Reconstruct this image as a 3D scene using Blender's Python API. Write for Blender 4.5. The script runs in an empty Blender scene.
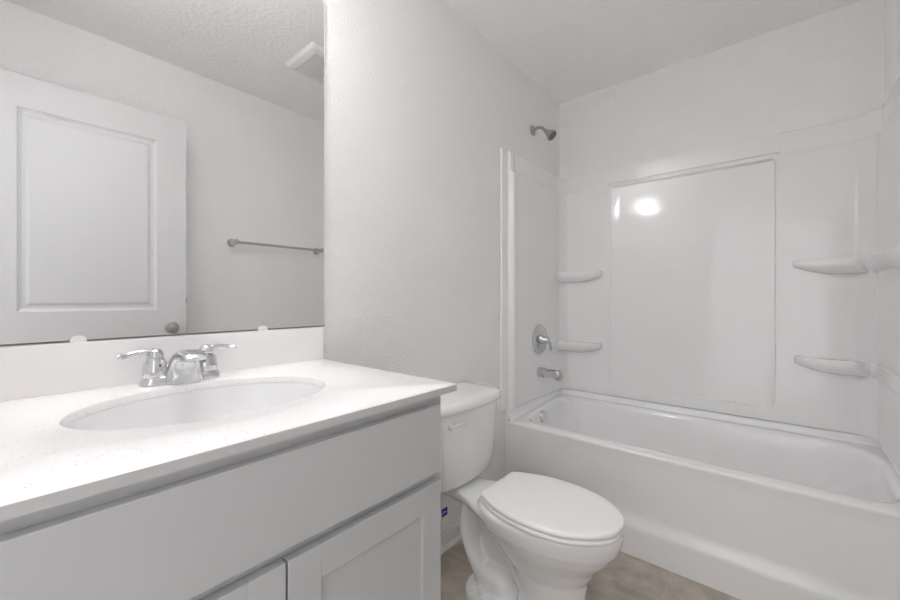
import bpy, bmesh, math, random
from mathutils import Vector, Matrix
random.seed(4)
PI = math.pi
C = bpy.context.scene.collection
SC = bpy.context.scene

# ------------------------------------------------------------------ camera
W, YB, H = 1.490, 2.5023, 2.4425          # room width, back wall, ceiling
cam_d = bpy.data.cameras.new('camera')
cam = bpy.data.objects.new('camera', cam_d); C.objects.link(cam)
cam.location = (1.1419, 0.0, 1.1203)
cam.rotation_euler = (PI/2, 0, math.radians(40.2983))
cam_d.sensor_width = 36; cam_d.lens = 388.0486/900*36
cam_d.shift_y = (297.93-300)/900
cam_d.clip_start = 0.02
SC.camera = cam
# ------------------------------------------------------------------ light
SC.view_settings.view_transform = 'Standard'
SC.view_settings.look = 'None'
SC.view_settings.gamma = 1
SC.view_settings.use_curve_mapping = False
SC.view_settings.exposure = 0.14
wd = bpy.data.worlds.new('world'); SC.world = wd; wd.use_nodes = True
wd.node_tree.nodes['Background'].inputs[0].default_value = (1.0, 0.99, 1.0, 1)
wd.node_tree.nodes['Background'].inputs[1].default_value = 1.5
LAMP = 16.0                                 # emission of the vanity light's glass shades
LAMP_UP = 100.0                              # the bulb seen through the open top
LAMP_DN = 66.0                              # and through the open bottom
SC.cycles.max_bounces = 16; SC.cycles.diffuse_bounces = 12; SC.cycles.glossy_bounces = 6

# ------------------------------------------------------------------ materials
def mat(name, col, rough=0.5, metal=0.0, spec=0.5, coat=0.0, bump=None, emit=0):
    m = bpy.data.materials.new(name); m.use_nodes = True
    nt = m.node_tree; b = nt.nodes['Principled BSDF']
    b.inputs['Base Color'].default_value = (*col, 1)
    b.inputs['Roughness'].default_value = rough
    b.inputs['Metallic'].default_value = metal
    b.inputs['Specular IOR Level'].default_value = spec
    b.inputs['Coat Weight'].default_value = coat
    b.inputs['Coat Roughness'].default_value = 0.05
    if emit:
        b.inputs['Emission Color'].default_value = (*col, 1)
        b.inputs['Emission Strength'].default_value = emit
    if bump:
        sc, st, dist, det = bump
        tc = nt.nodes.new('ShaderNodeTexCoord'); n = nt.nodes.new('ShaderNodeTexNoise')
        n.inputs['Scale'].default_value = sc; n.inputs['Detail'].default_value = det
        bp = nt.nodes.new('ShaderNodeBump'); bp.inputs['Strength'].default_value = st
        bp.inputs['Distance'].default_value = dist
        nt.links.new(tc.outputs['Object'], n.inputs['Vector'])
        nt.links.new(n.outputs['Fac'], bp.inputs['Height'])
        nt.links.new(bp.outputs['Normal'], b.inputs['Normal'])
    return m

M = {}
M['wall'] = mat('wall_paint', (.865, .865, .86), .75, bump=(125, .7, .006, 2))
M['ceil'] = mat('ceiling_paint', (.90, .90, .895), .9, bump=(55, .7, .009, 3))
M['trim'] = mat('trim_paint', (.82, .82, .82), .4)
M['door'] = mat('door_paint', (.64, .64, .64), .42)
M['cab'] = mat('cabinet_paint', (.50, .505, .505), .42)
M['acrylic'] = mat('white_acrylic', (.90, .90, .90), .10, coat=.3)
M['surround'] = mat('white_surround', (.86, .86, .86), .11, coat=.3)
M['ceramic'] = mat('white_ceramic', (.84, .845, .845), .08, coat=.5)
M['seat'] = mat('seat_plastic', (.93, .925, .93), .3)
M['chrome'] = mat('chrome', (.68, .68, .69), .07, 1.0)
M['nickel'] = mat('satin_nickel', (.50, .48, .46), .28, 1.0)
M['brushed'] = mat('brushed_chrome', (.62, .62, .62), .22, 1.0)
M['mirror'] = mat('mirror_silver', (.83, .835, .835), .0, 1.0)
M['dark'] = mat('dark_grey', (.05, .05, .05), .5)
M['grey'] = mat('grey_edge', (.16, .16, .16), .5)
M['clip'] = mat('clear_plastic', (.88, .88, .88), .25)
M['plastic'] = mat('white_plastic', (.82, .82, .81), .45)
M['lever'] = mat('white_lever', (.93, .93, .93), .2, coat=.5)
M['hose'] = mat('braided_hose', (.25, .25, .25), .45, .6)
M['tag'] = mat('paper_tag', (.92, .91, .88), .7)
M['blue'] = mat('blue_print', (.02, .04, .36), .6)
M['bulb_low'] = mat('lit_bulb_low', (1, .982, .985), .3, emit=LAMP_DN)
M['bulb'] = mat('lit_bulb', (1, .982, .985), .3, emit=LAMP_UP)
M['shade'] = mat('lit_glass', (1, .982, .985), .3, emit=LAMP)
M['caulk'] = mat('caulk', (.55, .55, .55), .6)

def quartz(name, base, speck, rough):
    m = mat(name, base, rough); nt = m.node_tree; b = nt.nodes['Principled BSDF']
    tc = nt.nodes.new('ShaderNodeTexCoord')
    v = nt.nodes.new('ShaderNodeTexVoronoi'); v.inputs['Scale'].default_value = 170
    cr = nt.nodes.new('ShaderNodeValToRGB')
    cr.color_ramp.elements[0].position = .10; cr.color_ramp.elements[0].color = (1, 1, 1, 1)
    cr.color_ramp.elements[1].position = .24; cr.color_ramp.elements[1].color = (0, 0, 0, 1)
    sep = nt.nodes.new('ShaderNodeSeparateColor')
    gt = nt.nodes.new('ShaderNodeMath'); gt.operation = 'GREATER_THAN'; gt.inputs[1].default_value = .72
    mu = nt.nodes.new('ShaderNodeMath'); mu.operation = 'MULTIPLY'
    mix = nt.nodes.new('ShaderNodeMix'); mix.data_type = 'RGBA'
    mix.inputs['A'].default_value = (*base, 1); mix.inputs['B'].default_value = (*speck, 1)
    nt.links.new(tc.outputs['Object'], v.inputs['Vector'])
    nt.links.new(v.outputs['Distance'], cr.inputs['Fac'])
    nt.links.new(v.outputs['Color'], sep.inputs['Color'])
    nt.links.new(sep.outputs['Red'], gt.inputs[0])
    nt.links.new(cr.outputs['Color'], mu.inputs[0]); nt.links.new(gt.outputs[0], mu.inputs[1])
    nt.links.new(mu.outputs[0], mix.inputs['Factor'])
    nt.links.new(mix.outputs['Result'], b.inputs['Base Color'])
    return m
M['quartz'] = quartz('white_quartz', (.92, .905, .905), (.50, .47, .44), .22)
M['quartz_edge'] = quartz('grey_quartz_edge', (.52, .51, .505), (.40, .38, .36), .6)

def tile():
    m = mat('floor_tile', (.3, .27, .24), .42); nt = m.node_tree; b = nt.nodes['Principled BSDF']
    tc = nt.nodes.new('ShaderNodeTexCoord')
    mp = nt.nodes.new('ShaderNodeMapping'); mp.inputs['Location'].default_value = (.06, .14, 0)
    br = nt.nodes.new('ShaderNodeTexBrick'); br.offset = .5; br.squash = 1
    br.inputs['Scale'].default_value = 1; br.inputs['Brick Width'].default_value = .58
    br.inputs['Row Height'].default_value = .29; br.inputs['Mortar Size'].default_value = .003
    br.inputs['Mortar Smooth'].default_value = .3
    br.inputs['Color1'].default_value = (1, 1, 1, 1); br.inputs['Color2'].default_value = (.92, .92, .92, 1)
    br.inputs['Mortar'].default_value = (1.08, 1.08, 1.08, 1)
    n1 = nt.nodes.new('ShaderNodeTexNoise'); n1.inputs['Scale'].default_value = 9; n1.inputs['Detail'].default_value = 8
    n1.inputs['Roughness'].default_value = .65
    cr = nt.nodes.new('ShaderNodeValToRGB')
    cr.color_ramp.elements[0].position = .3; cr.color_ramp.elements[0].color = (.33, .285, .24, 1)
    cr.color_ramp.elements[1].position = .72; cr.color_ramp.elements[1].color = (.62, .555, .485, 1)
    mx = nt.nodes.new('ShaderNodeMix'); mx.data_type = 'RGBA'; mx.blend_type = 'MULTIPLY'; mx.inputs['Factor'].default_value = 1
    nt.links.new(tc.outputs['Object'], mp.inputs['Vector']); nt.links.new(mp.outputs['Vector'], br.inputs['Vector'])
    nt.links.new(tc.outputs['Object'], n1.inputs['Vector']); nt.links.new(n1.outputs['Fac'], cr.inputs['Fac'])
    nt.links.new(cr.outputs['Color'], mx.inputs['A']); nt.links.new(br.outputs['Color'], mx.inputs['B'])
    nt.links.new(mx.outputs['Result'], b.inputs['Base Color'])
    return m
M['tile'] = tile()

# ------------------------------------------------------------------ mesh helpers
def obj(name, bm, m, parent=None, smooth=0, bevel=0, seg=2):
    me = bpy.data.meshes.new(name)
    bmesh.ops.recalc_face_normals(bm, faces=bm.faces)
    bm.to_mesh(me); bm.free()
    o = bpy.data.objects.new(name, me); C.objects.link(o)
    me.materials.append(M[m] if isinstance(m, str) else m)
    if parent: o.parent = parent
    if bevel:
        md = o.modifiers.new('bevel', 'BEVEL'); md.width = bevel; md.segments = seg
        md.limit_method = 'ANGLE'; md.angle_limit = math.radians(40)
    if smooth or bevel:
        for p in me.polygons: p.use_smooth = True
        a = math.radians(smooth if smooth else 40)
        if smooth < 179: me.set_sharp_from_angle(angle=a)
    return o

def tag(o, label=None, cat=None, group=None, kind=None):
    for k, v in (('label', label), ('category', cat), ('group', group), ('kind', kind)):
        if v: o[k] = v
    return o

def thing(name, loc, label, cat, group=None):
    o = bpy.data.objects.new(name, None); C.objects.link(o); o.location = loc
    o.empty_display_size = .05
    bpy.context.view_layer.update()
    return tag(o, label, cat, group)

def part(name, bm, m, parent, **k):
    """child whose mesh is written in room coordinates"""
    o = obj(name, bm, m, parent, **k)
    o.matrix_parent_inverse = parent.matrix_world.inverted() if parent.type == 'EMPTY' else Matrix()
    return o

def box(bm, x0, x1, y0, y1, z0, z1):
    vs = [bm.verts.new(p) for p in ((x0,y0,z0),(x1,y0,z0),(x1,y1,z0),(x0,y1,z0),(x0,y0,z1),(x1,y0,z1),(x1,y1,z1),(x0,y1,z1))]
    for f in ((0,3,2,1),(4,5,6,7),(0,1,5,4),(1,2,6,5),(2,3,7,6),(3,0,4,7)): bm.faces.new([vs[i] for i in f])
    return bm

def B(*a):
    bm = bmesh.new()
    for i in range(0, len(a), 6): box(bm, *a[i:i+6])
    return bm

def loft(bm, rings, closed=True, cap0=True, cap1=True):
    R = [[bm.verts.new(p) for p in r] for r in rings]
    n = len(R[0])
    for a, b in zip(R, R[1:]):
        for i in range(n if closed else n-1):
            j = (i+1) % n
            bm.faces.new((a[i], a[j], b[j], b[i]))
    if cap0: bm.faces.new(R[0][::-1])
    if cap1: bm.faces.new(R[-1])
    return R

def lathe(bm, prof, origin, axis='z', n=32, cap0=True, cap1=True, sx=1, sy=1):
    """prof: (radius, along)"""
    ax = Vector(axis) if not isinstance(axis, str) else Vector({'x':(1,0,0),'y':(0,1,0),'z':(0,0,1)}[axis])
    ax.normalize(); up = Vector((0,0,1)) if abs(ax.z) < .9 else Vector((1,0,0))
    u = up.cross(ax).normalized(); v = ax.cross(u)
    o = Vector(origin)
    loft(bm, [[o + ax*h + u*(r*sx*math.cos(2*PI*i/n)) + v*(r*sy*math.sin(2*PI*i/n)) for i in range(n)] for r, h in prof], True, cap0, cap1)
    return bm

def catmull(pts, k=6):
    P = [Vector(p) for p in pts]; P = [2*P[0]-P[1]] + P + [2*P[-1]-P[-2]]
    out = []
    for i in range(1, len(P)-2):
        for j in range(k):
            t = j/k; a, b, c, d = P[i-1], P[i], P[i+1], P[i+2]
            out.append(.5*((2*b)+(c-a)*t+(2*a-5*b+4*c-d)*t*t+(3*b-a-3*c+d)*t**3))
    out.append(P[-2]); return out

def sweep(bm, path, radii, n=16, side=None, cap=True):
    """tube along path; radii = one number, or list of (r_side, r_other)"""
    P = [Vector(p) for p in path]; rings = []
    prev = None
    for i, p in enumerate(P):
        t = (P[min(i+1, len(P)-1)] - P[max(i-1, 0)]).normalized()
        if side is not None: u = Vector(side); u = (u - t*u.dot(t)).normalized()
        elif prev is None:
            u = t.orthogonal().normalized()
        else: u = (prev - t*prev.dot(t)).normalized()
        prev = u; v = t.cross(u)
        r = radii if isinstance(radii, (int, float)) else radii[min(i, len(radii)-1)]
        if isinstance(r, (int, float)): r = (r, r)
        rings.append([p + u*(r[0]*math.cos(2*PI*j/n)) + v*(r[1]*math.sin(2*PI*j/n)) for j in range(n)])
    loft(bm, rings, True, cap, cap)
    return bm

def fillet(pts, rad, k=5):
    """polyline in 2-D with rounded inner corners; rad per vertex"""
    out = []
    for i, p in enumerate(pts):
        r = rad[i] if isinstance(rad, (list, tuple)) else rad
        if i in (0, len(pts)-1) or r <= 0: out.append(tuple(p)); continue
        p = Vector((*p,)); a = Vector((*pts[i-1],)); b = Vector((*pts[i+1],))
        u = (a-p); v = (b-p); r2 = min(r, u.length*.48, v.length*.48); u.normalize(); v.normalize()
        s, e = p+u*r2, p+v*r2
        for j in range(k+1):
            t = j/k; out.append(tuple((1-t)**2*s + 2*t*(1-t)*p + t*t*e))
    return out

def rrect(x0, x1, y0, y1, r, z, k=8):
    """rounded rectangle ring; r = one or four radii (from x1y1 anticlockwise)"""
    rs = r if isinstance(r, (list, tuple)) else (r,)*4
    out = []
    for (cx, cy, a0, rr, sx, sy) in ((x1,y1,0,rs[0],-1,-1),(x0,y1,90,rs[1],1,-1),(x0,y0,180,rs[2],1,1),(x1,y0,270,rs[3],-1,1)):
        for j in range(k+1):
            a = math.radians(a0 + 90*j/k)
            x, y = cx+sx*rr+rr*math.cos(a), cy+sy*rr+rr*math.sin(a)
            out.append((x, y, z(x, y) if callable(z) else z))
    return out

def sstep(a, b, x):
    t = max(0, min(1, (x-a)/(b-a))); return t*t*(3-2*t)

# ------------------------------------------------------------------ room shell
def struct(o): o['kind'] = 'structure'; return o
YF = -0.13                                   # inner face of the doorway wall
DX0, DX1, DZ = .60, 1.352, 2.09              # doorway opening
struct(obj('floor', B(-.1, W+.1, -1.3, YB+.1, -.05, 0), 'tile'))
struct(obj('ceiling', B(-.1, W+.1, YF-.12, YB+.1, H, H+.05), 'ceil'))
struct(obj('wall_left', B(-.1, 0, YF, YB+.1, 0, H), 'wall'))
struct(obj('wall_back', B(0, W, YB, YB+.1, 0, H), 'wall'))
struct(obj('wall_right', B(W, W+.1, YF, YB+.1, 0, H), 'wall'))
struct(obj('wall_front', B(-.1, DX0, YF-.12, YF, 0, H, DX1, W+.1, YF-.12, YF, 0, H, DX0, DX1, YF-.12, YF, DZ, H), 'wall'))
struct(obj('trim_1', B(DX0-.01, DX0+.012, YF-.12, YF+.002, 0, DZ, DX1-.012, DX1+.01, YF-.12, YF+.002, 0, DZ,
                       DX0-.01, DX1+.01, YF-.12, YF+.002, DZ-.012, DZ+.01,
                       DX0-.06, DX0-.002, YF, YF+.014, .0, DZ+.06, DX1+.002, DX1+.06, YF, YF+.014, 0, DZ+.06,
                       DX0-.06, DX1+.06, YF, YF+.014, DZ+.002, DZ+.06), 'trim'))
def baseboard(name, p, q, nrm):
    """profile run along the wall from p to q, nrm = into the room"""
    prof = [(0,0),(.019,0),(.019,.012),(.014,.020),(.012,.022),(.012,.066),(.010,.074),(.005,.080),(0,.080)]
    bm = bmesh.new()
    loft(bm, [[(x+nrm[0]*d, y+nrm[1]*d, z) for d, z in prof] for x, y in (p, q)])
    return struct(obj(name, bm, 'trim'))
baseboard('baseboard_left', (0, .665), (0, 1.79), (1, 0))
baseboard('baseboard_right', (W, YF+.02), (W, 1.79), (-1, 0))

# ------------------------------------------------------------------ bathtub
TY = 1.80
tub = thing('bathtub', (W/2, 2.15, 0), 'long white acrylic alcove bathtub with a plain skirted front', 'bathtub')
deckz = lambda x, y: .455 + .030*sstep(1.87, 2.30, y)
bm = bmesh.new()
prof = fillet([(1.84,.30),(1.822,.41),(1.803,.432),(1.800,.445),(1.805,.4545),(1.83,.4555),(1.87,.455)], [0,.03,.01,.01,.01,.01,0], 4)
rim = []
rings = []
def in_ring(ins, dz, x0=.058, x1=W-.028, y0=1.872, y1=2.425, r=(.21,.11,.10,.09)):
    return rrect(x0+ins, x1-ins, y0+ins, y1-ins, [max(.03, q-ins*.3) for q in r], lambda x, y: deckz(x, y)-dz)
outer = rrect(.001, W-.001, TY+.004, YB-.012, .004, deckz)
rings = [rrect(.001, W-.001, TY+.03, YB-.012, .004, .30), rrect(.001, W-.001, TY+.003, YB-.012, .004, lambda x, y: deckz(x, y)-.022),
         rrect(.001, W-.001, TY, YB-.012, .004, lambda x, y: deckz(x, y)-.012),
         rrect(.001, W-.001, TY+.002, YB-.012, .004, lambda x, y: deckz(x, y)-.004),
         rrect(.001, W-.001, TY+.009, YB-.012, .006, deckz),
         in_ring(-.006, 0), in_ring(0, .001), in_ring(.008, .004), in_ring(.015, .012), in_ring(.020, .026), in_ring(.026, .06)]
for (x0, x1, y0, y1, r, z) in ((.098,1.395,1.905,2.39,(.13,.10,.09,.08),.36),(.112,1.30,1.913,2.38,(.075,.10,.09,.07),.26),
                               (.130,1.18,1.925,2.365,(.07,.11,.10,.07),.17),(.160,1.11,1.95,2.34,(.07,.11,.10,.07),.125),
                               (.22,1.02,2.00,2.29,(.12,.08,.08,.12),.105)):
    rings.append(rrect(x0, x1, y0, y1, r, z))
loft(bm, rings, True, False, True)
basin = part('basin', bm, 'acrylic', tub, smooth=50)
bm = bmesh.new()          # raised lip the wall panels stand on
lip = fillet([(0,.5155),(.024,.5155),(.033,.507),(.037,.492),(.050,.478),(.066,.4775)], [0,.006,.006,.012,.012,0], 4)
rows = []
for d, z in lip:
    k = sstep(.030, .055, d)
    rows.append([(.001+d*.72, TY+.006, z*(1-k)+.4553*k), (.001+d*.72, YB-.011-d, z*(1-k)+.4852*k), (W-d*.40-.001, YB-.011-d, z*(1-k)+.4852*k), (W-d*.40-.001, TY+.006, z*(1-k)+.4553*k)])
loft(bm, rows, False, False, False)
bm.faces.new([bm.verts.new((.001+d*.72, TY+.006, z)) for d, z in lip] + [bm.verts.new((.001, TY+.006, .45))])
part('rim_lip', bm, 'acrylic', tub, smooth=50)
bm = bmesh.new()
prof = fillet([(1.8025,.440),(1.803,.43),(1.807,.405),(1.814,.20),(1.813,.165),(1.797,.130),(1.795,.118),(1.797,.0),(1.84,0),(1.84,.436)], [0,.008,.03,.04,.02,.012,.006,0,0,0], 5)
loft(bm, [[(x, y, z) for y, z in prof] for x in (.001, W-.001)])
part('apron', bm, 'acrylic', tub, smooth=40)
bm = bmesh.new(); ax = Vector((1, 0, .18))
lathe(bm, [(.034,0),(.036,.004),(.034,.010),(.026,.013),(.008,.0135)], (.0815, 2.09, .425), ax)
ov = part('overflow_plate', bm, 'chrome', tub, smooth=40); ov['label'] = 'round chrome overflow plate'
bm = bmesh.new(); lathe(bm, [(.032,0),(.032,.003),(.026,.005),(.012,.004)], (.27, 2.15, .104))
part('drain', bm, 'chrome', tub, smooth=40)

# ------------------------------------------------------------------ tub surround
sur = thing('tub_surround', (W/2, YB, .508), 'glossy white moulded wall surround above the bathtub with four corner shelves', 'shower surround')
SZ0, SZ1, ST = .518, 1.925, 1.815
def corner(sgn, bx):
    X = (lambda x: x) if sgn > 0 else (lambda x: W-x)
    cf = .066 if sgn > 0 else .085
    def curve(t, bead):
        pts = [(.0005,1.765),(.011,1.765),(.011,1.826),(t+bead,1.832),(t+bead,1.872),(t,1.884),(t,YB-cf),(cf,YB-t),(bx,YB-t),(bx,YB-.0005)]
        return fillet(pts, [0,.004,.006,.010,.014,.010,.012,.012,.005,0], 6)
    lo, hi = curve(.030, .012), curve(.017, .004)
    levels = [(SZ0,0),(SZ0+.004,0),(.9,0),(1.4,0),(ST-.016,0),(ST-.010,.12),(ST,.5),(ST+.010,.88),(ST+.016,1),(SZ1-.006,1),(SZ1-.002,1.08),(SZ1,1.3)]
    bm = bmesh.new(); rings = []
    for z, k in levels: rings.append([(X(a[0]*(1-k)+b[0]*k if i not in (0,) else a[0]), a[1]*(1-k)+b[1]*k, z) for i, (a, b) in enumerate(zip(lo, hi))] + [(X(.0005), YB-.0005, z)])
    loft(bm, rings)
    return part('corner_panel', bm, 'surround', sur, smooth=60)
corner(1, .333); corner(-1, W-1.141)
# centre panel: shallow sunk field with rounded corners, slightly hollow, stepped top band
bm = bmesh.new()
def rng(a, b, marks, fine=.0025, coarse=.02):
    s = set()
    x = a
    while x < b: s.add(round(x, 5)); x += coarse
    s.add(b)
    for m0, m1 in marks:
        x = m0
        while x <= m1: s.add(round(x, 5)); x += fine
    return sorted(q for q in s if a <= q <= b)
px0, px1, pz0, pz1 = .344, 1.131, .577, 1.806
def pdepth(x, z):
    cx, cz, hx, hz, r = (px0+px1)/2, (pz0+pz1)/2, (px1-px0)/2, (pz1-pz0)/2, .02
    qx, qz = abs(x-cx)-hx+r, abs(z-cz)-hz+r
    sd = math.hypot(max(qx,0), max(qz,0)) + min(max(qx,qz),0) - r
    k = sstep(-.007, .001, sd)
    sag = (.0185*(1-(1-(x-px0)/(px1-px0))**3) + .006*(z-cz)*sstep(0, .05, x-px0)*sstep(0, .05, px1-x)) if sd < 0 else 0
    d = .030*k + (.026-sag)*(1-k)
    ridge = .004*math.exp(-((z-1.822)/.004)**2)
    band = sstep(1.824, 1.836, z)
    return d*(1-band) + .016*band + ridge
xs = rng(.330, 1.144, [(px0-.006, px0+.012), (px1-.012, px1+.006)])
zs = rng(SZ0, SZ1, [(pz0-.006, pz0+.03), (pz1-.03, pz1+.034)])
loft(bm, [[(x, YB-pdepth(x, z), z) for x in xs] for z in zs] + [[(x, YB-.001, SZ1) for x in xs]], False, False, False)
part('back_panel', bm, 'surround', sur, smooth=50)
def shelf(sgn, z, ext, ys, dside):
    """corner shelf: ext along the back wall, ys along the end wall, dside deep at that far end"""
    X = (lambda x: x) if sgn > 0 else (lambda x: W-x)
    cx, cy = .026, YB-.026
    front = catmull([(dside, YB-ys, 0), (dside+.002, YB-ys+.012, 0), (dside+.003, YB-max(.128, ys-.03), 0), (dside+.012, YB-.112, 0), (.10, YB-.102, 0), (.16, YB-.098, 0), (.22, YB-.094, 0), (ext-.03, YB-.086, 0), (ext-.006, YB-.068, 0), (ext, YB-.050, 0), (ext, YB-.026, 0)], 5)
    pts = [(cx, cy), (cx, YB-ys)] + [(p.x, p.y) for p in front]
    def outline(s, dz):
        out = []
        for x, y in pts:
            xs = ext*.62 if x > ext*.62 else x                       # pull in towards the walls, not along them
            out.append((X(cx+(x-cx)*s), cy+(y-cy)*(s if abs(y-cy) < .16 else 1-(1-s)*.25), z+dz))
        return out
    bm = bmesh.new()
    loft(bm, [outline(s, dz) for s, dz in ((.55,-.052),(.72,-.043),(.86,-.031),(.94,-.022),(.985,-.015),(1,-.006),(1,.004),(.985,.012),(.955,.0155),(.92,.015),(.88,.012),(.4,.012))])
    return part('shelf', bm, 'surround', sur, smooth=60)
shelf(1, 1.275, .298, .140, .042); shelf(1, .822, .298, .140, .042)
shelf(-1, 1.281, W-1.192, .60, .036); shelf(-1, .830, W-1.196, .60, .036)

# tub fittings on the left end wall
XP = .030; FY = 2.150
v = thing('shower_valve', (XP, FY, .87), 'chrome round shower valve with a lever on the surround above the tub spout', 'faucet')
bm = bmesh.new(); lathe(bm, [(.091,0),(.092,.003),(.087,.008),(.066,.012),(.030,.014)], (XP, FY, .87), 'x', 48)
part('escutcheon', bm, 'brushed', v, smooth=40)
bm = bmesh.new(); lathe(bm, [(.030,.010),(.028,.030),(.023,.036),(.021,.058),(.016,.064),(.004,.066)], (XP, FY, .87), 'x')
part('hub', bm, 'chrome', v, smooth=40)
bm = bmesh.new()
path = catmull([(XP+.048,FY,.868),(XP+.056,FY+.012,.858),(XP+.062,FY+.025,.835),(XP+.060,FY+.033,.803)], 6)
sweep(bm, path, [(.010-.0035*i/18, .008-.002*i/18) for i in range(19)], 14)
part('handle', bm, 'chrome', v, smooth=60)

s = thing('tub_spout', (XP, FY, .665), 'chrome tub spout with a diverter knob on the end wall over the bathtub', 'tub spout')
bm = bmesh.new()
def sp_ring(x, w, zt, zb):
    return [(x, FY+a, b) for a, b, _ in [(q[0], q[1], 0) for q in rrect(-w, w, zb, zt, min(w, (zt-zb)/2)*.85, 0, 6)]]
loft(bm, [sp_ring(x, w, zt, zb) for x, w, zt, zb in ((XP,.030,.700,.642),(XP+.034,.030,.700,.642),(XP+.038,.025,.695,.648),(XP+.09,.024,.695,.648),(XP+.100,.025,.698,.642),(XP+.118,.026,.698,.634),(XP+.134,.025,.695,.632),(XP+.140,.019,.686,.638))])
part('body', bm, 'brushed', s, smooth=45)
bm = bmesh.new(); lathe(bm, [(.004,0),(.004,.012),(.008,.013),(.009,.018),(.006,.023)], (XP+.118, FY, .696), 'z', 16)
part('diverter_knob', bm, 'chrome', s, smooth=45)

s = thing('shower', (0, 2.12, 2.135), 'small chrome shower head on a bent arm high on the left wall', 'shower')
bm = bmesh.new(); lathe(bm, [(.030,.0005),(.030,.004),(.022,.010),(.012,.013)], (0, 2.12, 2.137), 'x', 28)
part('flange', bm, 'nickel', s, smooth=40)
bm = bmesh.new(); sweep(bm, catmull([(.004,2.12,2.137),(.035,2.12,2.142),(.062,2.12,2.135),(.082,2.12,2.115),(.094,2.12,2.10)], 6), .0095, 14)
part('arm', bm, 'nickel', s, smooth=60)
bm = bmesh.new(); lathe(bm, [(.011,-.008),(.014,0),(.015,.010),(.022,.024),(.031,.042),(.033,.050),(.030,.053)], (.092, 2.12, 2.105), (.74, 0, -.68), 28)
sh = part('head', bm, 'nickel', s, smooth=40)
bm = bmesh.new(); lathe(bm, [(.028,.0525),(.026,.055),(.004,.0555)], (.092, 2.12, 2.105), (.74, 0, -.68), 28)
f = part('spray_face', bm, 'grey', s, smooth=40); f['label'] = 'dark grey spray face'

# ------------------------------------------------------------------ vanity
CX, CZ = .5785, .924                          # counter front and top
CY0, CY1 = -.118, .689
van = thing('vanity_cabinet', (.27, .29, 0), 'white shaker vanity cabinet with a false drawer front under the quartz countertop', 'cabinet')
vy0, vy1, vf = -.092, .663, .552
part('carcass', B(.002,vf-.02,vy0,vy0+.016,0,.907, .002,vf-.02,vy1-.016,vy1,0,.907, .002,.012,vy0+.016,vy1-.016,.1,.907, .012,vf-.02,vy0+.016,vy1-.016,.09,.105, .47,.486,vy0+.016,vy1-.016,0,.09), 'cab', van)
part('face_frame', B(vf-.02,vf,vy0,vy0+.04,.09,.907, vf-.02,vf,vy1-.04,vy1,.09,.907, vf-.02,vf,vy0+.04,vy1-.04,.865,.907, vf-.02,vf,vy0+.04,vy1-.04,.70,.755, vf-.02,vf,vy0+.04,vy1-.04,.09,.125, vf-.02,vf,.27,.315,.125,.70), 'cab', van, bevel=.0008)
DF = .571
part('drawer_front', B(vf+.0005,DF,-.072,.6415,.737,.885), 'cab', van, bevel=.0015)
def shaker(y0, y1, z0, z1, st=.056):
    bm = bmesh.new(); x0, x1 = vf+.0005, DF
    box(bm, x0,x1,y0,y0+st,z0,z1); box(bm, x0,x1,y1-st,y1,z0,z1)
    box(bm, x0,x1,y0+st,y1-st,z1-st,z1); box(bm, x0,x1,y0+st,y1-st,z0,z0+st)
    d = part('door', bm, 'cab', van, bevel=.0012)
    bm = B(x0+.003, x1-.009, y0+st-.004, y1-st+.004, z0+st-.004, z1-st+.004)
    p = obj('door_panel', bm, 'cab', d)
    return d
shaker(-.072, .2885, .105, .718); shaker(.2925, .6415, .105, .718)

top = thing('countertop', (.29, .286, .903), 'white speckled quartz countertop with backsplash around the oval sink', 'countertop')
bm = bmesh.new(); N = 128
ex, ey, eax, eay = .283, .290, .166, .221
angs = [2*PI*i/N for i in range(N)]
ell = lambda k, z: [(ex+(eax+k)*math.cos(a), ey+(eay+k)*math.sin(a), z) for a in angs]
def rect_ring(ins, z):
    x0, x1, y0, y1 = .0015, CX-ins, CY0+ins, CY1-ins
    out = []
    for a in angs:
        c, s_ = math.cos(a)*eax, math.sin(a)*eay
        t = min([((x1-ex)/c if c > 0 else (x0-ex)/c) if abs(c) > 1e-9 else 9e9, ((y1-ey)/s_ if s_ > 0 else (y0-ey)/s_) if abs(s_) > 1e-9 else 9e9])
        out.append([ex+c*t, ey+s_*t, z])
    for qx, qy in ((x0,y0),(x1,y0),(x1,y1),(x0,y1)):
        i = min(range(N), key=lambda i: (out[i][0]-qx)**2+(out[i][1]-qy)**2); out[i] = [qx, qy, z]
    return out
ring0 = ell(0, CZ-.003)
CB = CZ-.0165
loft(bm, [ell(0,CB), ell(0,CZ-.003), ell(.001,CZ-.001), ell(.003,CZ), rect_ring(.003,CZ), rect_ring(.001,CZ-.0008), rect_ring(0,CZ-.002), rect_ring(0,CB), ell(0,CB)], True, False, False)
bmesh.ops.remove_doubles(bm, verts=bm.verts, dist=1e-5)
slab = part('slab', bm, 'quartz', top, smooth=35)
slab.data.materials.append(M['quartz_edge'])         # the outer edge faces are greyer and rougher than the top
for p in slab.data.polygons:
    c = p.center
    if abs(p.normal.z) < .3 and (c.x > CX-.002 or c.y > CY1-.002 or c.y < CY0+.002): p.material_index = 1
part('backsplash', B(.0015, .0205, CY0, CY1+.002, CZ+.0003, 1.0265), 'quartz', top, bevel=.0012)

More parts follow.
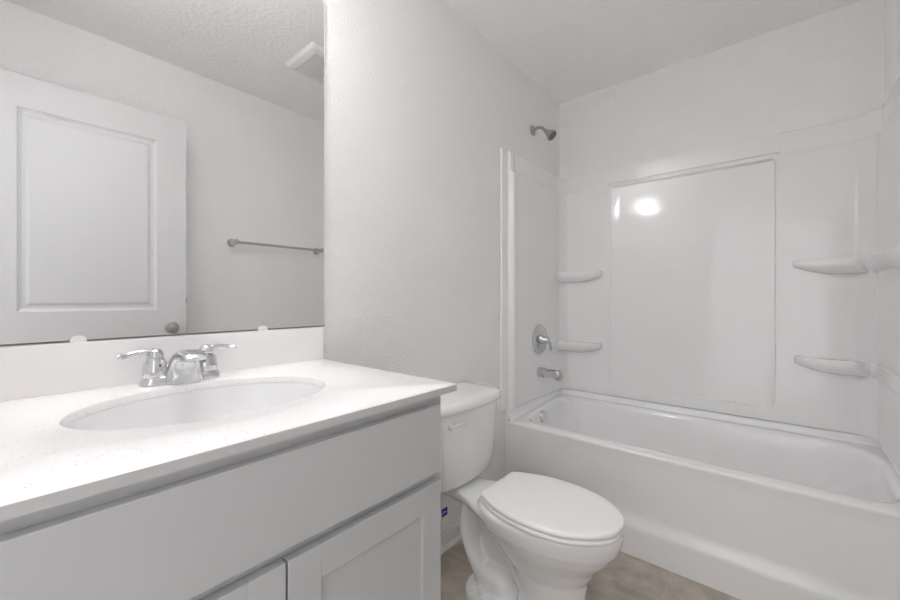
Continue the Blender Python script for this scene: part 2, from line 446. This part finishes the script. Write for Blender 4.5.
snk = thing('sink', (ex, ey, .76), 'white oval undermount sink set below the quartz countertop', 'sink')
bm = bmesh.new(); rr = []
for k, z in ((.012,.9070),(.001,.9070),(-.001,.903),(-.004,.890)): rr.append(ell(k, z))
for f_, z in ((.955,.868),(.90,.842),(.82,.815),(.70,.792),(.52,.777),(.30,.770),(.14,.767)):
    rr.append([(ex+eax*f_*math.cos(a), ey+eay*f_*math.sin(a), z) for a in angs])
for f_, z in ((.14,.758),(.52,.768),(.74,.784),(.88,.812),(.97,.85),(1.04,.889)):
    rr.append([(ex+eax*f_*math.cos(a), ey+eay*f_*math.sin(a), z) for a in angs])
rr.append(ell(.012,.898)); rr.append(ell(.012,.9070))
loft(bm, rr, True, False, False)
bmesh.ops.remove_doubles(bm, verts=bm.verts, dist=1e-5)
part('bowl', bm, 'ceramic', snk, smooth=50)
bm = bmesh.new(); lathe(bm, [(.024,.7665),(.024,.770),(.019,.7715),(.012,.769),(.003,.771)], (ex, ey, 0))
part('drain', bm, 'chrome', snk, smooth=40)

# faucet
fx, fy = .066, .289
fc = thing('faucet', (fx, fy, CZ), 'chrome two handle centerset faucet at the back of the sink', 'faucet')
bm = bmesh.new()
def fring(w, d, z, n=48):
    out = []
    for i in range(n):
        a = 2*PI*i/n; c, s_ = math.cos(a), math.sin(a)
        out.append((fx+d*math.copysign(abs(c)**.6, c), fy+w*math.copysign(abs(s_)**.45, s_), z))
    return out
loft(bm, [fring(w, d, z) for w, d, z in ((.080,.027,CZ+.0003),(.080,.027,CZ+.006),(.077,.0255,CZ+.016),(.074,.023,CZ+.020),(.066,.016,CZ+.021))])
part('base', bm, 'chrome', fc, smooth=50)
# spout: sections from the back of the body to the lip
bm = bmesh.new()
secs = []   # (x_front_low, z), built as rings of profile stations: centre(x,z), half width, half thickness, tilt
stn = [((.075,.925),.042,.033,0),((.076,.934),.041,.032,5),((.079,.948),.038,.029,12),((.085,.964),.033,.024,24),((.094,.979),.0285,.018,40),((.109,.991),.0255,.0125,60),((.129,.9955),.024,.009,80),((.150,.994),.023,.0078,95),((.164,.990),.022,.0065,102),((.170,.987),.0195,.0045,104)]
for (cx, cz), hw, ht, tl in stn:
    t = math.radians(tl); n = Vector((math.cos(t), 0, -math.sin(t)))     # thickness direction
    ring = []
    for i in range(28):
        a = 2*PI*i/28; c, s_ = math.cos(a), math.sin(a)
        ring.append(Vector((cx, fy, cz)) + n*(ht*math.copysign(abs(c)**.8, c)) + Vector((0, hw*math.copysign(abs(s_)**.75, s_), 0)))
    secs.append(ring)
loft(bm, secs)
part('spout', bm, 'chrome', fc, smooth=60)
bm = bmesh.new(); lathe(bm, [(.0105,0),(.0105,.005),(.008,.0055)], (.150, fy, .987), (-.12, 0, -1), 20)
a = part('aerator', bm, 'grey', fc, smooth=40); a['label'] = 'dark aerator under the spout tip'
for sg in (-1, 1):
    hy = fy + sg*.051
    bm = bmesh.new(); lathe(bm, [(.0235,.020),(.0245,.024),(.0238,.036),(.0215,.050),(.0175,.060),(.0160,.062)], (fx, hy, CZ), 'z', 32)
    part('valve_body', bm, 'chrome', fc, smooth=45)
    bm = bmesh.new()
    lathe(bm, [(.0165,.0625),(.0170,.066),(.0155,.073),(.011,.079),(.004,.082)], (fx, hy, CZ), 'z', 28)
    path = catmull([(fx,hy,CZ+.071),(fx,hy+sg*.018,CZ+.0755),(fx+.001,hy+sg*.034,CZ+.0750),(fx+.002,hy+sg*.050,CZ+.0715),(fx+.003,hy+sg*.062,CZ+.0705),(fx+.003,hy+sg*.067,CZ+.0705)], 5)
    n = len(path)-1; rad = []
    for i in range(n+1):
        t = i/n; wv = .0085-.003*math.sin(PI*min(1, t*1.25)) + .0035*sstep(.55, .85, t)
        if t > .93: wv *= .65
        rad.append((wv, (.0068-.0014*math.sin(PI*min(1, t*1.2))+.0006*sstep(.6,.9,t)) if t < .93 else .0040))
    sweep(bm, path, rad, 16, side=(1, 0, 0))
    part('handle', bm, 'chrome', fc, smooth=60)

# mirror
mir = thing('wall_mirror', (.002, .3, 1.03), 'large frameless mirror on the left wall above the sink backsplash', 'mirror')
part('glass', B(.0008, .0058, CY0, .7035, 1.031, 2.088), 'mirror', mir)
e = part('edge', B(.0008,.0062,.7035,.7052,1.029,2.0895, .0008,.0062,CY0,.7035,2.088,2.0895), 'clip', mir); e['label'] = 'pale polished edge'
e = part('bottom_edge', B(.0008, .0064, CY0, .7045, 1.0275, 1.031), 'grey', mir); e['label'] = 'dark bottom edge'
for cy in (.118, .503):
    bm = bmesh.new()
    pr = fillet([(-.013,1.0268),(-.013,1.036),(-.006,1.0405),(.006,1.0405),(.013,1.036),(.013,1.0268)], [0,.004,.004,.004,.004,0], 3)
    loft(bm, [[(x, cy+a, b) for a, b in pr] for x in (.0064, .0105)])
    part('clip', bm, 'clip', mir, smooth=40)

# vanity light over the mirror
vl = thing('vanity_light', (0, .29, 2.155), 'two shade vanity light on the wall above the mirror', 'lamp')
part('back_plate', B(.0008, .022, .11, .47, 2.125, 2.185), 'brushed', vl, bevel=.006)
for yy in (.19, .39):
    bm = bmesh.new(); sweep(bm, catmull([(.02,yy,2.155),(.055,yy,2.18),(.11,yy,2.175),(.148,yy,2.165)], 5), .006, 12)
    part('arm', bm, 'brushed', vl, smooth=60)
    bm = bmesh.new(); lathe(bm, [(.050,-.045),(.052,-.04),(.055,.035),(.0555,.045),(.053,.045),(.050,.03),(.047,-.038),(.047,-.045)], (.20, yy, 2.16), 'z', 24, False, False)
    part('shade', bm, 'shade', vl, smooth=40)
    bm = bmesh.new(); lathe(bm, [(.004,.028),(.049,.028),(.049,.0305),(.004,.0305)], (.20, yy, 2.16), 'z', 24)
    part('bulb', bm, 'bulb', vl, smooth=40)
    bm = bmesh.new(); lathe(bm, [(.004,-.0445),(.0465,-.0445),(.0465,-.042),(.004,-.042)], (.20, yy, 2.16), 'z', 24)
    part('bulb', bm, 'bulb_low', vl, smooth=40)

# ------------------------------------------------------------------ toilet
TC = 1.235
toi = thing('toilet', (.40, TC, 0), 'white two-piece toilet with closed lid between the vanity and the bathtub', 'toilet')
def egg(x0, x1, hw, z, n=56, back=2.6, front=2.0, wide=.42, flat=0):
    xc = x0+(x1-x0)*wide; out = []
    for i in range(n):
        a = 2*PI*i/n; c, s_ = math.cos(a), math.sin(a)
        if c >= 0: x = xc+(x1-xc)*abs(c)**(2/front); p = front
        else: x = xc-(xc-x0)*abs(c)**(2/back); p = back
        out.append((x, TC+hw*math.copysign(abs(s_)**(2/p), s_), z))
    return out
bm = bmesh.new()
loft(bm, [egg(*q) for q in ((.42,.675,.103,.0),(.42,.675,.103,.02),(.435,.665,.094,.06),(.44,.662,.090,.13),(.42,.672,.098,.20),(.375,.705,.122,.255),(.335,.744,.146,.30),(.303,.770,.163,.338),(.290,.779,.168,.366),(.291,.779,.168,.384),(.298,.772,.162,.392))])
# foot plate
loft(bm, [rrect(.225+i, .62-i, TC-.112+i, TC+.112-i, .07, z) for i, z in ((0,0),(0,.036),(.006,.050),(.018,.057))])
# deck under the tank
dk = [(q.x, q.y) for q in catmull([(.075,.040,0),(.08,.058,0),(.13,.066,0),(.20,.078,0),(.26,.098,0),(.32,.128,0),(.38,.150,0),(.43,.158,0)], 4)]
loft(bm, [[(x, TC+w*k, z) for x, w in dk] + [(x, TC-w*k, z) for x, w in dk[::-1]] for k, z in ((.55,.312),(.80,.328),(.94,.345),(1,.357),(1,.370),(.95,.3745))])
# bulge where the trapway meets the foot
loft(bm, [rrect(x0, x1, TC-w, TC+w, r_, z) for x0, x1, w, r_, z in ((.25,.44,.086,.07,.03),(.255,.435,.084,.07,.07),(.27,.42,.076,.06,.105),(.295,.395,.056,.045,.128),(.32,.37,.03,.02,.135))])
# web and trapway
loft(bm, [rrect(x0, .46, TC-w, TC+w, .02, z) for x0, w, z in ((.29,.022,.03),(.28,.022,.12),(.26,.022,.22),(.22,.022,.33))])
path = catmull([(.54,TC,.05),(.47,TC,.135),(.405,TC,.24),(.35,TC,.315),(.285,TC,.345),(.233,TC,.325),(.218,TC,.255),(.235,TC,.180),(.265,TC,.12),(.30,TC,.06)], 6)
sweep(bm, path, [(.080,.030)]*(len(path)-14) + [(.080-.0008*i,.030+.0010*i) for i in range(14)], 28, side=(0, 1, 0))
bowl = part('bowl', bm, 'ceramic', toi)
md = bowl.modifiers.new('union', 'REMESH'); md.mode = 'VOXEL'; md.voxel_size = .0045; md.use_smooth_shade = True
md = bowl.modifiers.new('soften', 'SMOOTH'); md.factor = .5; md.iterations = 7
half = [(.326,0),(.326,.05),(.326,.096),(.329,.108),(.340,.118),(.372,.134),(.41,.150),(.47,.165),(.54,.170),(.60,.165),(.66,.149),(.71,.120),(.750,.084),(.773,.044),(.779,0)]
hc = catmull([(x, y, 0) for x, y in half], 4)
def lidring(ins, z, gx=0):
    full = [(p.x, p.y) for p in hc] + [(p.x, -p.y) for p in hc[-2:0:-1]]
    cx = .55
    return [(cx+(x-cx)*(1-ins/.22), TC+y*(1-ins/.17), z) for x, y in full]
bm = bmesh.new()
loft(bm, [lidring(.004,.3935), lidring(.001,.397), lidring(.001,.405), lidring(.005,.409)])
part('seat', bm, 'seat', toi, smooth=50)
bm = bmesh.new()
loft(bm, [lidring(.006,.4115), lidring(.001,.414), lidring(0,.418), lidring(.001,.424), lidring(.004,.4275), lidring(.010,.4295), lidring(.03,.4305), lidring(.08,.4315)])
part('seat_lid', bm, 'seat', toi, smooth=50)
for sg in (-1, 1):
    bm = bmesh.new(); loft(bm, [rrect(.322+i, .345, TC+sg*.07-.018+i, TC+sg*.07+.018-i, .006, z) for i, z in ((0,.3850),(0,.402),(.003,.4105))])
    part('hinge', bm, 'seat', toi, bevel=0, smooth=40)
    bm = bmesh.new(); lathe(bm, [(.016,.052),(.016,.064),(.013,.072),(.004,.075)], (.318, TC+sg*.090, 0), 'z', 20)
    part('bolt_cap', bm, 'plastic', toi, smooth=45)
TK = TC+.011
def tank_ring(hw, xf, z, bow, r=.045, x0=.022):
    pts = rrect(x0, xf, TK-hw, TK+hw, (r, .018, .018, r), z, 8)
    pts2 = []
    n = 14
    # insert points along the bowed front between the last and the first corner
    for i in range(n+1):
        y = (TK-hw+r) + (2*hw-2*r)*i/n
        pts2.append((xf, y, z))
    full = pts + pts2[1:-1]
    return [(x + bow*(1-((y-TK)/hw)**2)*(1 if x > (x0+xf)/2 else 0), y, z) for x, y, z in full]
bm = bmesh.new()
loft(bm, [tank_ring(*q) for q in ((.140,.152,.3755,.020),(.172,.172,.382,.024),(.184,.180,.398,.026),(.193,.184,.45,.027),(.206,.190,.57,.028),(.217,.194,.682,.028))])
part('tank', bm, 'ceramic', toi, smooth=50)
bm = bmesh.new()
loft(bm, [tank_ring(*q, r=.05, x0=.014) for q in ((.215,.197,.683,.030),(.226,.206,.686,.031),(.229,.209,.695,.031),(.228,.208,.708,.031),(.221,.201,.719,.030),(.206,.187,.7255,.028),(.16,.15,.7275,.02))])
part('tank_lid', bm, 'ceramic', toi, smooth=60)
bm = bmesh.new(); lx, ly, lz = .206, 1.106, .638
lathe(bm, [(.013,0),(.014,.006),(.011,.013),(.004,.016)], (lx-.006, ly, lz), 'x', 20)
path = catmull([(lx+.008,ly-.006,lz-.003),(lx+.013,ly+.02,lz+.003),(lx+.014,ly+.05,lz+.003),(lx+.014,ly+.085,lz-.002)], 5)
sweep(bm, path, [(.0045, .0085-.004*i/15) for i in range(16)], 12, side=(1, 0, 0))
part('flush_lever', bm, 'lever', toi, smooth=60)

# stop valve and supply hose behind the toilet
sv = thing('supply_valve', (0, 1.13, .14), 'chrome water stop valve and hose on the wall beside the toilet foot', 'valve')
bm = bmesh.new(); lathe(bm, [(.028,.0125),(.028,.016),(.010,.021),(.009,.060),(.013,.060),(.013,.090),(.010,.092)], (0, 1.13, .14), 'x', 20)
part('stop_valve', bm, 'chrome', sv, smooth=40)
bm = bmesh.new(); lathe(bm, [(.006,.09),(.006,.105),(.016,.106),(.018,.112),(.014,.118)], (0, 1.13, .14), 'x', 20)
part('handle', bm, 'chrome', sv, smooth=40)
bm = bmesh.new(); sweep(bm, catmull([(.078,1.13,.15),(.078,1.13,.20),(.084,1.118,.28),(.095,1.118,.374)], 6), .006, 12)
part('supply_hose', bm, 'hose', sv, smooth=60)
tg = thing('paper_tag', (.1, 1.16, .23), 'small white paper tag with a blue top hanging beside the toilet', 'tag')
TX, TYY, TZ = .092, 1.212, .238
box_tag = B(TX, TX+.001, TYY-.03, TYY+.013, TZ-.052, TZ+.022)
part('card', box_tag, 'tag', tg)
p = part('printed_block', B(TX+.0011, TX+.0016, TYY-.028, TYY+.008, TZ-.014, TZ+.019), 'blue', tg); p['label'] = 'blue printed block'
bm = bmesh.new(); sweep(bm, [(TX+.0018,TYY-.022,TZ-.001),(TX+.0018,TYY-.012,TZ+.004),(TX+.0018,TYY-.002,TZ+.001)], .002, 8)
part('print_mark', bm, 'tag', tg)
bm = bmesh.new(); sweep(bm, [(TX,TYY-.01,TZ+.02),(.092,1.135,.30),(.086,1.12,.285)], .0008, 6)
part('string', bm, 'tag', tg)

# ------------------------------------------------------------------ door leaf, standing open along the right wall
dr = thing('door_1', (1.328, -.080, .01), 'white two panel door standing open in front of the right wall', 'door'); dr['kind'] = 'structure'
LW, LH, LT = .757, 2.058, .035
def leaf():
    bm = bmesh.new()
    st = .128; ys = [0, .146, LW-st, LW]; zs = [0, .24, .90, 1.05, LH-.135, LH]
    for side in (0, 1):
        sx = -1 if side == 0 else 1; x0 = 0 if side == 0 else LT
        for i in range(3):
            for j in range(5):
                y0, y1, z0, z1 = ys[i], ys[i+1], zs[j], zs[j+1]
                if i == 1 and j in (1, 3):
                    rr = []
                    for ins, dp in ((0,0),(.004,.0035),(.014,.008),(.026,.008),(.036,.003),(.040,.002)):
                        x = x0 - sx*dp
                        rr.append([(x,y0+ins,z0+ins),(x,y1-ins,z0+ins),(x,y1-ins,z1-ins),(x,y0+ins,z1-ins)])
                    loft(bm, rr, True, False, True)
                else:
                    bm.faces.new([bm.verts.new(p) for p in ((x0,y0,z0),(x0,y1,z0),(x0,y1,z1),(x0,y0,z1))])
    for a, b in (((0,0),(LW,0)),((LW,0),(LW,LH)),((LW,LH),(0,LH)),((0,LH),(0,0))):
        bm.faces.new([bm.verts.new(p) for p in ((0,a[0],a[1]),(LT,a[0],a[1]),(LT,b[0],b[1]),(0,b[0],b[1]))])
    bmesh.ops.remove_doubles(bm, verts=bm.verts, dist=1e-5)
    return bm
lf = obj('leaf', leaf(), 'door', dr)
for sx in (-1, 1):
    bm = bmesh.new(); x0 = 0 if sx < 0 else LT
    lathe(bm, [(.030,0),(.030,.003),(.014,.008),(.011,.020),(.014,.026),(.025,.032),(.028,.042),(.024,.051),(.010,.055),(.003,.0555)], (x0, LW-.066, .955), (sx, 0, 0), 28)
    obj('knob', bm, 'nickel', dr, smooth=40)
obj('latch', B(.012,.022,LW,LW+.006,1.085,1.105), 'dark', dr)
for hz in (.2, 1.03, 1.85):
    bm = bmesh.new(); lathe(bm, [(.006,0),(.006,.09)], (LT+.001, -.007, hz), 'z', 12)
    obj('hinge', bm, 'nickel', dr, smooth=40)
dr.rotation_euler = (0, 0, math.radians(1.1))

# towel bar on the right wall
ty0, ty1, tz = .970, 1.555, 1.466
tb = thing('towel_bar', (W, (ty0+ty1)/2, tz), 'long chrome towel bar on the right wall, seen in the mirror', 'towel bar')
for yy in (ty0, ty1):
    bm = bmesh.new(); lathe(bm, [(.026,.0005),(.026,.006),(.018,.012),(.014,.020),(.014,.060),(.016,.062),(.016,.078),(.010,.080)], (W, yy, tz), (-1, 0, 0), 28)
    part('post', bm, 'brushed', tb, smooth=40)
bm = bmesh.new(); sweep(bm, [(W-.066,ty0,tz),(W-.066,ty1,tz)], .0085, 16)
part('bar', bm, 'brushed', tb, smooth=60)

# ceiling exhaust fan grille
vx0, vx1, vy_0, vy_1 = .703, 1.000, 1.066, 1.36
ef = thing('exhaust_fan', ((vx0+vx1)/2, (vy_0+vy_1)/2, H), 'square white exhaust fan cover on the ceiling, seen in the mirror', 'fan')
bm = bmesh.new()
mx, my = (vx0+vx1)/2, (vy_0+vy_1)/2; hx, hy = (vx1-vx0)/2, (vy_1-vy_0)/2
R4 = lambda ins, z: rrect(vx0+ins, vx1-ins, vy_0+ins, vy_1-ins, .012 if ins < .03 else .004, z, 4)
loft(bm, [R4(0, H-.0005), R4(.002, H-.010), R4(.010, H-.022), R4(.038, H-.030), R4(.040, H-.028), R4(.041, H-.014)], True, True, True)
part('frame', bm, 'plastic', ef, smooth=35)
bm = bmesh.new()
n = 17
for i in range(n):
    yy = vy_0+.046 + (vy_1-vy_0-.092)*i/(n-1)
    box(bm, vx0+.0405, vx1-.0405, yy-.0038, yy+.0038, H-.027, H-.018)
for xx in (mx-.07, mx, mx+.07): box(bm, xx-.002, xx+.002, vy_0+.0405, vy_1-.0405, H-.0275, H-.0185)
part('grille', bm, 'plastic', ef)
